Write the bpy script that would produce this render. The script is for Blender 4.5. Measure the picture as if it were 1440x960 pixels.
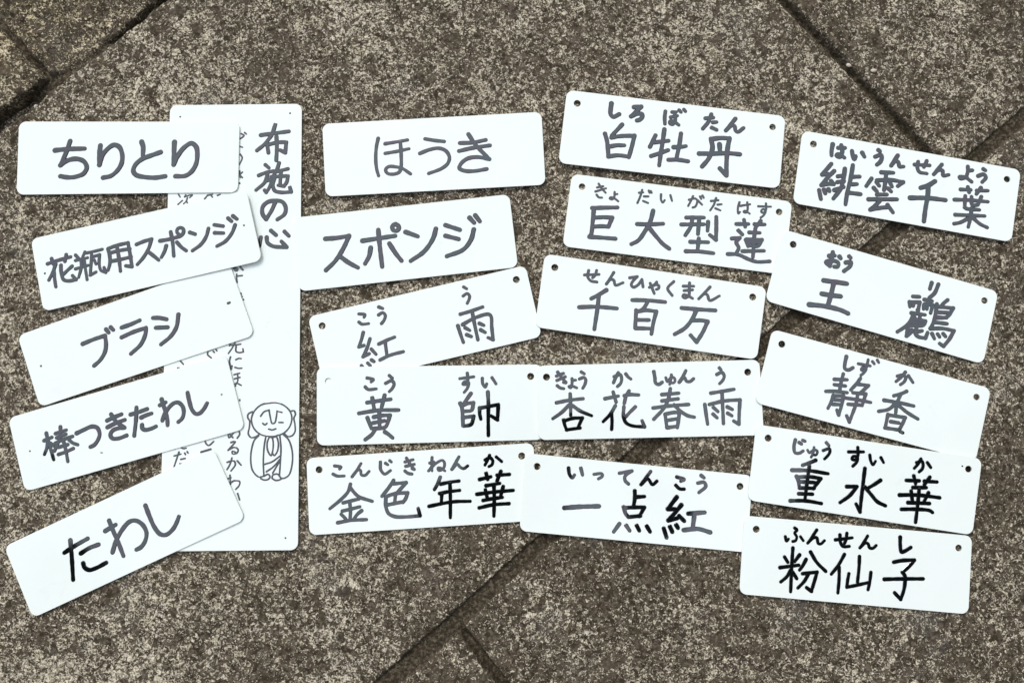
import bpy, bmesh, math, random
import numpy as np
from mathutils import Vector, Matrix
from mathutils.geometry import tessellate_polygon

for o in list(bpy.data.objects):
    bpy.data.objects.remove(o)
SC = bpy.context.scene
COL = SC.collection
R = math.radians
random.seed(7)

# ------------------------------------------------------------------ camera
FPX = 1040.0                       # focal length in photo pixels (26 mm lens)
DIST = 0.603                       # metres from lens to the paving along the axis
TILT = R(4.6)
cam_d = bpy.data.cameras.new("camera")
cam_d.sensor_width = 36.0
cam_d.lens = 36.0 * FPX / 1440.0
cam_d.clip_start = 0.01
cam_d.clip_end = 50.0
cam = bpy.data.objects.new("camera", cam_d)
COL.objects.link(cam)
CAM = Vector((0.0, -DIST * math.sin(TILT), DIST * math.cos(TILT)))
cam.location = CAM
cam.rotation_euler = (TILT, 0, 0)
SC.camera = cam
ROT = Matrix.Rotation(TILT, 3, 'X')


def ray(px, py):
    return ROT @ Vector(((px - 720.0) / FPX, -(py - 480.0) / FPX, -1.0))


def on_plane(px, py, p0=Vector((0, 0, 0)), n=Vector((0, 0, 1))):
    """where the line of sight through photo pixel (px, py) meets a plane of the scene"""
    d = ray(px, py)
    t = (p0 - CAM).dot(n) / d.dot(n)
    return CAM + d * t


def metres_per_px(px, py):
    a = on_plane(px - 10, py)
    b = on_plane(px + 10, py)
    return (b - a).length / 20.0


# ------------------------------------------------------------------ daylight: bright overcast
SUN_EL, SUN_AZ = R(50.0), R(112.0)       # azimuth counted from +X towards +Y
SUN_DIR = Vector((math.cos(SUN_EL) * math.cos(SUN_AZ), math.cos(SUN_EL) * math.sin(SUN_AZ), math.sin(SUN_EL)))
sun_d = bpy.data.lights.new("sun", 'SUN')
sun_d.energy = 1.3
sun_d.angle = R(24.0)
sun_d.color = (1.0, 0.97, 0.92)
sun = bpy.data.objects.new("sun", sun_d)
COL.objects.link(sun)
sun.rotation_euler = SUN_DIR.to_track_quat('Z', 'Y').to_euler()

SC.view_settings.view_transform = 'Standard'
SC.view_settings.look = 'None'
SC.view_settings.gamma = 1.0
SC.view_settings.exposure = 0.49
SC.view_settings.use_curve_mapping = False

world = bpy.data.worlds.new("World")
SC.world = world
world.use_nodes = True


class Nodes:
    """short helper for building node trees"""

    def __init__(self, tree):
        self.t = tree
        tree.nodes.clear()

    def new(self, kind, **kw):
        n = self.t.nodes.new(kind)
        for k, v in kw.items():
            setattr(n, k, v)
        return n

    def link(self, a, b):
        self.t.links.new(a, b)

    def put(self, sock, v):
        if hasattr(v, "is_output"):
            self.link(v, sock)
        else:
            sock.default_value = v

    def math(self, op, a, b=0.0, c=0.0, clamp=False):
        n = self.new('ShaderNodeMath', operation=op, use_clamp=clamp)
        self.put(n.inputs[0], a)
        self.put(n.inputs[1], b)
        self.put(n.inputs[2], c)
        return n.outputs[0]

    def noise(self, vec, scale, detail=2.0, rough=0.5, dist=0.0):
        n = self.new('ShaderNodeTexNoise')
        if vec is not None:
            self.link(vec, n.inputs['Vector'])
        n.inputs['Scale'].default_value = scale
        n.inputs['Detail'].default_value = detail
        n.inputs['Roughness'].default_value = rough
        n.inputs['Distortion'].default_value = dist
        return n.outputs['Fac']

    def remap(self, v, a, b, c=0.0, d=1.0, smooth=False):
        n = self.new('ShaderNodeMapRange', interpolation_type='SMOOTHSTEP' if smooth else 'LINEAR')
        n.clamp = True
        self.put(n.inputs['Value'], v)
        n.inputs['From Min'].default_value = a
        n.inputs['From Max'].default_value = b
        n.inputs['To Min'].default_value = c
        n.inputs['To Max'].default_value = d
        return n.outputs['Result']

    def mix(self, fac, a, b):
        n = self.new('ShaderNodeMix', data_type='RGBA')
        self.put(n.inputs['Factor'], fac)
        self.put(n.inputs['A' if False else 6], a)
        self.put(n.inputs[7], b)
        return n.outputs[2]


def rgb(r, g, b):
    return (r, g, b, 1.0)


W = Nodes(world.node_tree)
w_out = W.new('ShaderNodeOutputWorld')
w_bg = W.new('ShaderNodeBackground')
w_bg.inputs['Strength'].default_value = 0.1
W.link(w_bg.outputs[0], w_out.inputs[0])
sky = W.new('ShaderNodeTexSky', sky_type='NISHITA')
sky.sun_disc = False
sky.sun_elevation = SUN_EL
sky.sun_rotation = math.pi / 2 - SUN_AZ
sky.dust_density = 3.0
geo = W.new('ShaderNodeTexCoord')
direction = geo.outputs['Generated']
sep = W.new('ShaderNodeSeparateXYZ')
W.link(direction, sep.inputs[0])
dz = W.math('MAXIMUM', sep.outputs[2], 0.05)
# an overcast sky is about three times brighter overhead than at the horizon
lum = W.math('MULTIPLY_ADD', dz, 2.0, 1.0)
cl = W.noise(direction, 2.6, 4.0, 0.55)
lum = W.math('MULTIPLY', lum, W.remap(cl, 0.25, 0.75, 0.86, 1.10))
cloud = W.new('ShaderNodeVectorMath', operation='SCALE')
cloud.inputs[0].default_value = (2.95, 3.15, 3.6)
W.link(lum, cloud.inputs['Scale'])
over = W.mix(0.88, sky.outputs[0], cloud.outputs[0])
# dark shapes added to the sky, fitted so the glossy ink mirrors black in places;
# a rough stand-in for the person leaning over the signs and for trees around
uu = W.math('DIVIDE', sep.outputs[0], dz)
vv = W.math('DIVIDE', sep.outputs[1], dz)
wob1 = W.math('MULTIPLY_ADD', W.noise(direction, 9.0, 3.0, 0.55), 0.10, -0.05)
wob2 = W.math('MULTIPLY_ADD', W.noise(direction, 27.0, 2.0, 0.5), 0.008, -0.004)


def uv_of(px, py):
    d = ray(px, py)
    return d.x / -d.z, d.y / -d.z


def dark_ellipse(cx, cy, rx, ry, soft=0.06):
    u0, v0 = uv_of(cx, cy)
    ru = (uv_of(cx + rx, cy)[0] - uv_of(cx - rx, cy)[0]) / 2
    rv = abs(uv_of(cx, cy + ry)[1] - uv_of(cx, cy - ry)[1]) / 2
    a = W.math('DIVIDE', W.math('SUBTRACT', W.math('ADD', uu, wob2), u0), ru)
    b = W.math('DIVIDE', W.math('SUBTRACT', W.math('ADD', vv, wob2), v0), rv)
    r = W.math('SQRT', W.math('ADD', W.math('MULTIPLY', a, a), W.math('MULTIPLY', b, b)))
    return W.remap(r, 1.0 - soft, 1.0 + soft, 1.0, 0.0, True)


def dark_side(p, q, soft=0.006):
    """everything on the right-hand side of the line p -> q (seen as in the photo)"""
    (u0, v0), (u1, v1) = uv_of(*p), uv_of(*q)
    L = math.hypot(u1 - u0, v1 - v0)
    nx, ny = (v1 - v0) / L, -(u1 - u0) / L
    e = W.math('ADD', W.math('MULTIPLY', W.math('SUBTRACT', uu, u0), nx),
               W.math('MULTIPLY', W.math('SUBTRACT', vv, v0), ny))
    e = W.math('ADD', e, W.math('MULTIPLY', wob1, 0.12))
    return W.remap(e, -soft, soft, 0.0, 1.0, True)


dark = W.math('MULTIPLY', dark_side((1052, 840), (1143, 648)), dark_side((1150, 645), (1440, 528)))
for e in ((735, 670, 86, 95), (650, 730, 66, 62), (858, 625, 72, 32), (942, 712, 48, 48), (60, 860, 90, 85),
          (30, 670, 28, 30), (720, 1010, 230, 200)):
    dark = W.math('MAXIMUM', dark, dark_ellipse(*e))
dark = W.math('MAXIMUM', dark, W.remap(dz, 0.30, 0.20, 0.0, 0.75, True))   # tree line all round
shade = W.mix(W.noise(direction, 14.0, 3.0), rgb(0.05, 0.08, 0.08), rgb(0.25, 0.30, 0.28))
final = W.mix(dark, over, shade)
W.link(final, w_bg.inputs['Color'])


# ------------------------------------------------------------------ materials
def material(name):
    m = bpy.data.materials.new(name)
    m.use_nodes = True
    N = Nodes(m.node_tree)
    out = N.new('ShaderNodeOutputMaterial')
    b = N.new('ShaderNodeBsdfPrincipled')
    N.link(b.outputs[0], out.inputs[0])
    tc = N.new('ShaderNodeTexCoord')
    return m, N, b, tc.outputs['Object']


def bump(N, b, height, dist, strength=1.0):
    n = N.new('ShaderNodeBump')
    n.inputs['Strength'].default_value = strength
    n.inputs['Distance'].default_value = dist
    N.link(height, n.inputs['Height'])
    N.link(n.outputs[0], b.inputs['Normal'])


def make_stone():
    m, N, b, P = material("weathered stone")
    att = N.new('ShaderNodeAttribute', attribute_name='joint')
    joint = att.outputs['Fac']
    ton = N.new('ShaderNodeAttribute', attribute_name='tone')
    tone = ton.outputs['Fac']
    big = N.noise(P, 9.0, 3.0, 0.55)
    mid = N.noise(P, 58.0, 3.0, 0.6, 0.3)
    worm = N.noise(P, 365.0, 3.0, 0.62, 0.8)
    squig = N.noise(P, 245.0, 1.5, 0.5, 1.3)
    fine = N.noise(P, 820.0, 2.0, 0.65)
    grain = N.noise(P, 430.0, 2.0, 0.6, 0.4)
    hue = N.noise(P, 30.0, 3.0, 0.6)
    hue2 = N.noise(P, 120.0, 2.0, 0.6)
    hue3 = N.noise(P, 17.0, 3.0, 0.6)
    # pale crust runs in thin crooked veins round small dark pits
    ridge = N.remap(N.math('ABSOLUTE', N.math('SUBTRACT', squig, 0.5)), 0.0, 0.12, 0.10, -0.06)
    s = N.math('ADD', worm, ridge)
    s = N.math('MULTIPLY_ADD', N.math('SUBTRACT', mid, 0.5), 0.31, s)
    s = N.math('MULTIPLY_ADD', N.math("SUBTRACT", big, 0.5), 0.36, s)
    s = N.math('MULTIPLY_ADD', N.math('SUBTRACT', fine, 0.5), 0.28, s)
    s = N.math('ADD', s, tone)
    patch = N.remap(N.noise(P, 88.0, 2.0, 0.5, 0.4), 0.59, 0.67, 0.0, 0.24)   # bare patches
    s = N.math('SUBTRACT', s, patch)
    s = N.math('MULTIPLY_ADD', joint, -0.08, s)
    light = N.remap(s, 0.495, 0.605)
    # base stone, dark pits, pale crust, bright crystal grains
    base = N.mix(N.remap(hue, 0.35, 0.65), rgb(0.076, 0.057, 0.038), rgb(0.055, 0.046, 0.026))
    base = N.mix(N.remap(hue2, 0.50, 0.68, 0.0, 0.7), base, rgb(0.105, 0.068, 0.046))
    base = N.mix(N.remap(grain, 0.46, 0.66, 0.0, 0.75), base, rgb(0.175, 0.143, 0.105))
    pits = N.math('SUBTRACT', N.noise(P, 240.0, 2.0, 0.55, 0.3), N.math('MULTIPLY', tone, 0.5))
    base = N.mix(N.remap(pits, 0.51, 0.60, 0.0, 0.85), base, rgb(0.030, 0.023, 0.013))
    lt = N.mix(N.remap(hue, 0.38, 0.62), rgb(0.45, 0.402, 0.285), rgb(0.46, 0.395, 0.30))
    lt = N.mix(N.remap(hue2, 0.56, 0.72, 0.0, 0.6), lt, rgb(0.39, 0.38, 0.36))
    lt = N.mix(N.remap(grain, 0.36, 0.56, 0.75, 0.0), lt, rgb(0.26, 0.22, 0.155))
    oc = N.new('ShaderNodeAttribute', attribute_name='ochre')
    lt = N.mix(N.math('MULTIPLY', oc.outputs['Fac'], 0.7), lt, rgb(0.56, 0.45, 0.24))
    c = N.mix(light, base, lt)
    spark = N.remap(N.math('MULTIPLY_ADD', fine, 0.45, N.math('MULTIPLY', s, 0.55)), 0.565, 0.645)
    c = N.mix(N.math('MULTIPLY', spark, 0.85), c, rgb(0.80, 0.71, 0.53))
    c = N.mix(N.remap(hue3, 0.56, 0.72, 0.0, 0.15), c, rgb(0.20, 0.20, 0.195))
    # ochre stains
    och = N.remap(N.noise(P, 19.0, 4.0, 0.65), 0.60, 0.74, 0.0, 0.28)
    c = N.mix(och, c, rgb(0.20, 0.155, 0.085))
    # earth and moss washed into the joints
    soil = N.mix(N.remap(N.noise(P, 330.0, 3.0, 0.7), 0.47, 0.66), rgb(0.027, 0.021, 0.012), rgb(0.150, 0.118, 0.075))
    c = N.mix(N.remap(joint, 0.12, 0.75, 0.0, 0.84), c, soil)
    N.link(c, b.inputs['Base Color'])
    b.inputs['Roughness'].default_value = 0.82
    b.inputs['Specular IOR Level'].default_value = 0.12
    h = N.math('MULTIPLY_ADD', fine, 0.25, N.math('MULTIPLY', N.remap(s, 0.40, 0.70), 0.75))
    bump(N, b, h, 0.0008, 1.0)
    return m


def make_plastic():
    m, N, b, P = material("white plastic sheet")
    smear = N.remap(N.noise(P, 24.0, 4.0, 0.6), 0.35, 0.75)
    c = N.mix(smear, rgb(0.84, 0.89, 0.83), rgb(0.855, 0.905, 0.845))
    smudge = N.remap(N.noise(P, 55.0, 5.0, 0.7, 0.6), 0.60, 0.80, 0.0, 0.16)
    c = N.mix(smudge, c, rgb(0.52, 0.54, 0.50))
    speck = N.remap(N.noise(P, 900.0, 1.0, 0.5), 0.80, 0.84, 0.0, 0.5)
    c = N.mix(speck, c, rgb(0.45, 0.42, 0.38))
    N.link(c, b.inputs['Base Color'])
    N.link(N.remap(smear, 0.0, 1.0, 0.10, 0.16), b.inputs['Roughness'])
    b.inputs['IOR'].default_value = 1.49
    bump(N, b, N.noise(P, 38.0, 2.0, 0.5), 0.00005, 1.0)
    return m


def make_ink():
    m, N, b, P = material("black marker ink")
    v = N.noise(P, 350.0, 3.0, 0.6)
    tint = N.remap(N.noise(P, 75.0, 2.0, 0.5), 0.40, 0.60)
    N.link(N.mix(tint, rgb(1.0, 0.93, 1.0), rgb(0.90, 1.0, 1.0)), b.inputs['Specular Tint'])
    N.link(N.mix(v, rgb(0.0012, 0.0018, 0.0022), rgb(0.003, 0.0036, 0.004)), b.inputs['Base Color'])
    N.link(N.remap(N.noise(P, 260.0, 3.0, 0.6), 0.3, 0.7, 0.015, 0.05), b.inputs['Roughness'])
    b.inputs['IOR'].default_value = 2.05
    bump(N, b, N.noise(P, 150.0, 2.0, 0.5), 0.000012, 1.0)
    return m


def make_pebble():
    m, N, b, P = material("pale grit")
    N.link(N.mix(N.noise(P, 700.0, 3.0), rgb(0.46, 0.40, 0.30), rgb(0.70, 0.64, 0.53)), b.inputs['Base Color'])
    b.inputs['Roughness'].default_value = 0.7
    return m


STONE, PLASTIC, INK, GRIT = make_stone(), make_plastic(), make_ink(), make_pebble()

# ------------------------------------------------------------------ the paving: slabs with worn edges and earth-filled joints
SLABS_PX = [
    # the large slab under most of the signs
    [(-700, 742), (0, 181), (30, 158), (60, 133), (92, 109), (130, 80), (166, 51), (200, 24), (229, 0), (700, -385), (727, -385),
     (1097, 0), (1155, 59), (1226, 134), (1300, 213), (1326, 249), (1255, 312), (1208, 352), (1087, 462), (902, 620), (760, 752),
     (640, 860), (530, 957), (-100, 1520), (-700, 1520)],
    # top right
    [(744, -385), (1112, 0), (1178, 68), (1250, 143), (1316, 215), (1341, 238), (1359, 222), (1440, 152), (2060, -385)],
    # right
    [(2120, -385), (1440, 177), (1384, 225), (1295, 303), (1137, 445), (1110, 468), (942, 617), (787, 752), (700, 834), (658, 872),
     (652, 882), (682, 919), (713, 960), (1140, 1520), (2120, 1520)],
    # bottom middle
    [(644, 890), (562, 960), (-20, 1520), (1112, 1520), (697, 960)],
    # the two beyond the dark joint, top left
    [(684, -385), (213, 0), (178, 34), (150, 56), (100, 92), (76, 103), (68, 102), (48, 80), (0, 27), (-380, -385)],
    [(-396, -385), (-8, 31), (40, 84), (62, 107), (52, 118), (0, 152), (-700, 700), (-700, -385)],
]


def lattice_noise(x, y, cell, seed, octaves=3, gain=0.5):
    """smooth value noise, about -1 .. 1"""
    out = np.zeros_like(x)
    amp, tot = 1.0, 0.0
    for o in range(octaves):
        rng = np.random.RandomState(seed + o * 17)
        T = rng.uniform(-1, 1, (256, 256))
        gx, gy = x / cell + 1000.0, y / cell + 1000.0
        ix, iy = np.floor(gx).astype(int), np.floor(gy).astype(int)
        fx, fy = gx - ix, gy - iy
        fx, fy = fx * fx * (3 - 2 * fx), fy * fy * (3 - 2 * fy)
        a, b2 = T[ix & 255, iy & 255], T[(ix + 1) & 255, iy & 255]
        c, d = T[ix & 255, (iy + 1) & 255], T[(ix + 1) & 255, (iy + 1) & 255]
        out += amp * ((a * (1 - fx) + b2 * fx) * (1 - fy) + (c * (1 - fx) + d * fx) * fy)
        tot += amp
        amp *= gain
        cell *= 0.5
    return out / tot


def inside_distance(x, y, poly):
    n = len(poly)
    best = np.full(x.shape, 1e9)
    ins = np.zeros(x.shape, bool)
    for i in range(n):
        (x0, y0), (x1, y1) = poly[i], poly[(i + 1) % n]
        ex, ey = x1 - x0, y1 - y0
        t = np.clip(((x - x0) * ex + (y - y0) * ey) / (ex * ex + ey * ey + 1e-18), 0, 1)
        best = np.minimum(best, np.hypot(x - x0 - t * ex, y - y0 - t * ey))
        if y0 != y1:
            cr = ((y0 > y) != (y1 > y)) & (x < (x1 - x0) * (y - y0) / (y1 - y0) + x0)
            ins ^= cr
    return np.where(ins, best, -best)


def build_paving():
    X0, X1, Y0, Y1, step = -0.62, 0.62, -0.46, 0.46, 0.0013
    nx, ny = int((X1 - X0) / step) + 1, int((Y1 - Y0) / step) + 1
    gx, gy = np.meshgrid(np.linspace(X0, X1, nx), np.linspace(Y0, Y1, ny))
    a0 = on_plane(20, 20)
    rough = np.exp(-(((gx - a0.x) / 0.11) ** 2 + ((gy - a0.y) / 0.09) ** 2))      # the corner slabs are rough and broken
    wob = 0.0005 + 0.0016 * rough
    wx = gx + wob * lattice_noise(gx, gy, 0.009, 3, 3, 0.6)
    wy = gy + wob * lattice_noise(gx, gy, 0.009, 41, 3, 0.6)
    d = np.full(gx.shape, -1.0)
    tone = np.zeros(gx.shape)
    d_idx = np.zeros(gx.shape)
    tones = (0.0, -0.02, -0.035, -0.005, -0.03, 0.01)
    for k, poly in enumerate(SLABS_PX):
        w = [on_plane(px, py).to_2d()[:] for px, py in poly]
        dk = inside_distance(wx, wy, w)
        tone = np.where(dk > d, tones[k], tone)
        d_idx = np.where(dk > d, k, d_idx)
        d = np.maximum(d, dk)
    def spot(px, py, r):
        c = on_plane(px, py)
        return np.exp(-((gx - c.x) ** 2 + (gy - c.y) ** 2) / r ** 2)

    # two stretches of the corner joint have lost their filling, the middle one is packed full
    deep = np.clip(spot(12, 148, 0.026) + spot(-60, 200, 0.05) + spot(205, 22, 0.024) + spot(280, -40, 0.05), 0, 1)
    narrow = sum(spot(1104 + 212 * i / 14.0, 8 + 216 * i / 14.0, 0.011) for i in range(-8, 15))
    narrow = narrow + sum(spot(662 + 45 * i / 4.0, 905 + 52 * i / 4.0, 0.011) for i in range(0, 20))
    deep = np.clip(deep + 0.30 * np.clip(narrow, 0, 1), 0, 1)
    packed = spot(112, 88, 0.024) + 0.4 * spot(20, 60, 0.03)
    t = np.clip((d + 0.0006) / 0.0017, 0, 1)
    t = t * t * (3 - 2 * t)
    bed = -(0.0056 + 0.0125 * deep - 0.0022 * np.clip(packed, 0, 1)) + 0.0010 * lattice_noise(gx, gy, 0.006, 77, 3, 0.7)
    bed += 0.0012 * np.clip(lattice_noise(gx, gy, 0.0025, 78, 2, 0.7), 0, 1)
    relief = 0.00060 * lattice_noise(gx, gy, 0.0045, 5, 3, 0.65) + 0.00040 * lattice_noise(gx, gy, 0.03, 9, 2)
    relief += rough * 0.0065 * lattice_noise(gx, gy, 0.020, 19, 4, 0.6)
    edge_wear = 0.0014 * np.exp(-np.clip(d, 0, None) / 0.004)
    top = -0.0012 + np.minimum(relief, 0.0009 + 0.003 * rough) - edge_wear
    z = bed * (1 - t) + top * t
    z = np.minimum(z, -0.0001 + 0.003 * rough)
    joint = (1 - t) * (1 - 0.55 * np.clip(packed, 0, 1)) + 0.22 * np.exp(-np.clip(d, 0, None) / 0.003) * (0.6 + 0.8 * lattice_noise(gx, gy, 0.012, 31, 2))
    joint = np.clip(joint, 0, 1)
    # outer skirt, so that the ground goes on beyond the fine mesh
    me = bpy.data.meshes.new("pavement")
    co = np.stack([gx.ravel(), gy.ravel(), z.ravel()], 1).astype(np.float32)
    idx = np.arange(nx * ny).reshape(ny, nx)
    q = np.stack([idx[:-1, :-1], idx[:-1, 1:], idx[1:, 1:], idx[1:, :-1]], -1).reshape(-1, 4)
    me.vertices.add(len(co))
    me.vertices.foreach_set("co", co.ravel())
    me.loops.add(q.size)
    me.loops.foreach_set("vertex_index", q.ravel().astype(np.int32))
    me.polygons.add(len(q))
    me.polygons.foreach_set("loop_start", np.arange(0, q.size, 4, dtype=np.int32))
    me.polygons.foreach_set("loop_total", np.full(len(q), 4, dtype=np.int32))
    me.polygons.foreach_set("use_smooth", np.ones(len(q), dtype=bool))
    me.update(calc_edges=True)
    for nm, arr in (("joint", joint), ("tone", tone), ("ochre", rough * (d_idx > 3.5))):
        a = me.attributes.new(nm, 'FLOAT', 'POINT')
        a.data.foreach_set("value", arr.ravel().astype(np.float32))
    me.materials.append(STONE)
    o = bpy.data.objects.new("pavement", me)
    COL.objects.link(o)
    o['kind'] = 'structure'
    g = bpy.data.meshes.new("ground")
    s = 6.0
    g.from_pydata([(-s, -s, -0.016), (s, -s, -0.016), (s, s, -0.016), (-s, s, -0.016)], [], [(0, 1, 2, 3)])
    g.materials.append(STONE)
    go = bpy.data.objects.new("ground", g)
    COL.objects.link(go)
    go['kind'] = 'structure'


build_paving()

# ------------------------------------------------------------------ the white plates
THICK = 0.0011
# key: corners TL, TR, BR, BL (photo pixels), height in mm of the underside at TL, TR, BL, holes (x, y, radius), label, group
TOOLS = "white plates naming cleaning tools"
LOTUS = "white plates naming lotus varieties"
PLATES = {
    'board': (((239, 148), (424.5, 146), (419, 773.2), (224.5, 775)), (0.1, 0.1, 0.1),
              [(253.4, 164.4, 1.3), (407.9, 159.4, 1.4), (401.4, 756, 1.4)],
              "tall white board with vertical title and drawn praying monk, under the tool plates", None),
    'chiri': (((26.5, 171), (337, 171.3), (334.6, 270.5), (23, 273.8)), (0.1, 1.75, 0.1), [],
              "white plate reading ちりとり, uppermost of the plates lying across the tall board", TOOLS),
    'kabin': (((43, 336), (346.5, 267.5), (368.5, 366), (60.8, 438)), (0.1, 3.8, 0.3),
              [(63, 384.4, 1.6), (343, 317, 1.5)],
              "white plate reading 花瓶用スポンジ, the second plate down across the tall board", TOOLS),
    'brush': (((24.3, 471.8), (321.5, 367), (358, 471), (56, 572.2)), (0.1, 1.85, 0.1), [(57.5, 514.5, 1.6)],
              "white plate reading ブラシ, middle one of the five plates lying across the tall board", TOOLS),
    'boutsuki': (((11.3, 587.5), (318, 498), (344.3, 602.8), (35, 691)), (0.1, 1.85, 0.1),
                 [(42, 634, 1.4), (311.7, 554.7, 1.6)],
                 "white plate reading 棒つきたわし, just left of the drawn monk on the board", TOOLS),
    'tawashi': (((5.5, 768), (300, 630.5), (345, 729.8), (45.8, 868.5)), (0.1, 1.85, 0.1), [],
                "steeply slanted white plate reading only たわし, lowest one across the board", TOOLS),
    'houki': (((453, 174.3), (761.5, 157.3), (767.3, 259.8), (457.8, 276.5)), (0.4, 1.0, 1.1), [],
              "white plate reading ほうき, without holes, right of the top of the tall board", TOOLS),
    'sponge': (((411, 306.3), (716.3, 273), (728.6, 375.5), (420.5, 409.7)), (1.45, 0.2, 1.45), [],
               "white plate reading only スポンジ, its left end resting on the tall board's right edge", TOOLS),
    'kouu': (((432.8, 445.3), (739, 372.8), (762, 473), (455.8, 546)), (0.1, 0.2, 0.1),
             [(453, 458, 4.9), (726, 393, 4.9)],
             "white plate reading 紅雨, tilted up to the right below the スポンジ plate", LOTUS),
    'kousui': (((445.3, 516.3), (762, 512), (764, 618), (445.5, 626.2)), (1.5, 1.1, 0.7),
               [(461.7, 536, 4.9), (746.2, 529, 4.9)],
               "white plate reading 黄帥, one hole blanked by the plate 紅雨 lying beneath it", LOTUS),
    'hyakuman': (((766.2, 356.7), (1078.3, 403.7), (1064.6, 505.6), (752.2, 459.7)), (0.9, 0.3, 1.45),
                 [(780.2, 376, 4.9), (1058.5, 417.5, 4.9)],
                 "white plate reading 千百万, between the plates 巨大型蓮 and 杏花春雨", LOTUS),
    'kyouka': (((755, 514), (1068, 505.5), (1074.5, 611.7), (757, 618.5)), (2.5, 0.7, 2.0),
               [(768.5, 530, 4.9), (1051.5, 523, 4.9)],
               "white plate reading 杏花春雨, its left end lying over the plate 黄帥", LOTUS),
    'konjiki': (((430.7, 643.8), (750.5, 622.3), (754.5, 731.6), (435, 752.2)), (0.1, 0.1, 0.1),
                [(448.7, 660, 4.9), (733.7, 640.7, 4.9)],
                "white plate reading 金色年華, beside the lower right edge of the tall board", LOTUS),
    'itten': (((738.5, 636.8), (1058.5, 668.1), (1050.8, 776.4), (730.5, 746.1)), (1.4, 0.1, 1.35),
              [(755.2, 655.5, 4.9), (1040.7, 683.5, 4.9)],
              "white plate reading 一点紅, its left end lying over the plate 金色年華", LOTUS),
    'shiro': (((797.3, 126.5), (1104.8, 163.5), (1096.2, 265.2), (785.2, 229.2)), (0.3, 0.5, 1.4),
              [(811.8, 145.5, 4.9), (1086.5, 178.7, 4.6)],
              "white plate reading 白牡丹, topmost plate, lying just above 巨大型蓮", LOTUS),
    'kyodai': (((804.3, 244.3), (1114.5, 283.5), (1102.5, 386), (791, 346.2)), (0.2, 0.2, 0.5),
               [(818.5, 262.5, 4.7), (1095.7, 298, 4.7)],
               "white plate reading 巨大型蓮 under thin small kana, below the plate 白牡丹", LOTUS),
    'haiun': (((1128.7, 183.4), (1436, 239), (1422.5, 340.5), (1115, 285.4)), (0.6, 0.8, 1.5),
              [(1144, 202.7, 4.9), (1416.2, 252, 4.6)],
              "white plate reading 緋雲千葉, farthest right, lying across the paving joints", LOTUS),
    'ouri': (((1102.3, 322.5), (1404.3, 410), (1382.7, 512), (1076, 422.6)), (1.9, 0.4, 1.9),
             [(1115.5, 343.7, 4.9), (1384.5, 422.5, 4.6)],
             "white plate reading 王 and 鸝 set far apart, its left end over 巨大型蓮", LOTUS),
    'shizuka': (((1086.3, 462.5), (1394, 546.2), (1372, 649), (1061.3, 565.7)), (1.6, 0.4, 2.2),
                [(1099.5, 483.7, 4.9), (1373.3, 558, 4.6)],
                "white plate reading 静香, slanting down to the right above the plate 重水華", LOTUS),
    'juusui': (((1063.6, 596.2), (1381.4, 644.7), (1367.6, 752), (1051.3, 702.8)), (2.4, 2.5, 2.0),
               [(1080.2, 615.7, 4.9), (1362, 659.2, 4.7)],
               "white plate reading 重水華, between the plates 静香 and 粉仙子", LOTUS),
    'funsen': (((1046.7, 724.5), (1367.4, 753), (1362, 863.2), (1039.6, 834.7)), (1.6, 0.2, 1.4),
               [(1063.5, 743.7, 4.9), (1348.2, 770, 4.7)],
               "white plate reading 粉仙子 in solid black ink, lowest plate at bottom right", LOTUS),
}
CORNER_PX = 10.0


def link_mesh(name, verts, faces, mat, parent=None, smooth=False, origin=None):
    me = bpy.data.meshes.new(name)
    if origin is not None:
        verts = [Vector(v) - origin for v in verts]
    me.from_pydata([tuple(v) for v in verts], [], faces)
    me.materials.append(mat)
    if smooth:
        me.polygons.foreach_set("use_smooth", [True] * len(me.polygons))
    me.update()
    o = bpy.data.objects.new(name, me)
    COL.objects.link(o)
    if parent is not None:
        o.parent = parent
    return o


def rounded(corners, r, n=7):
    """corners: four 3-D points, returns the outline with rounded corners"""
    out = []
    k = len(corners)
    for i in range(k):
        p, a, b = corners[i], corners[i - 1], corners[(i + 1) % k]
        da, db = (a - p).normalized(), (b - p).normalized()
        ang = da.angle(db)
        t = r / math.tan(ang / 2)
        c = p + (da + db).normalized() * (r / math.sin(ang / 2))
        s, e = p + da * t - c, p + db * t - c
        for j in range(n + 1):
            f = j / n
            out.append(c + (s * math.sin((1 - f) * s.angle(e)) + e * math.sin(f * s.angle(e))) / math.sin(s.angle(e)))
    return out


SHEET = {}


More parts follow.
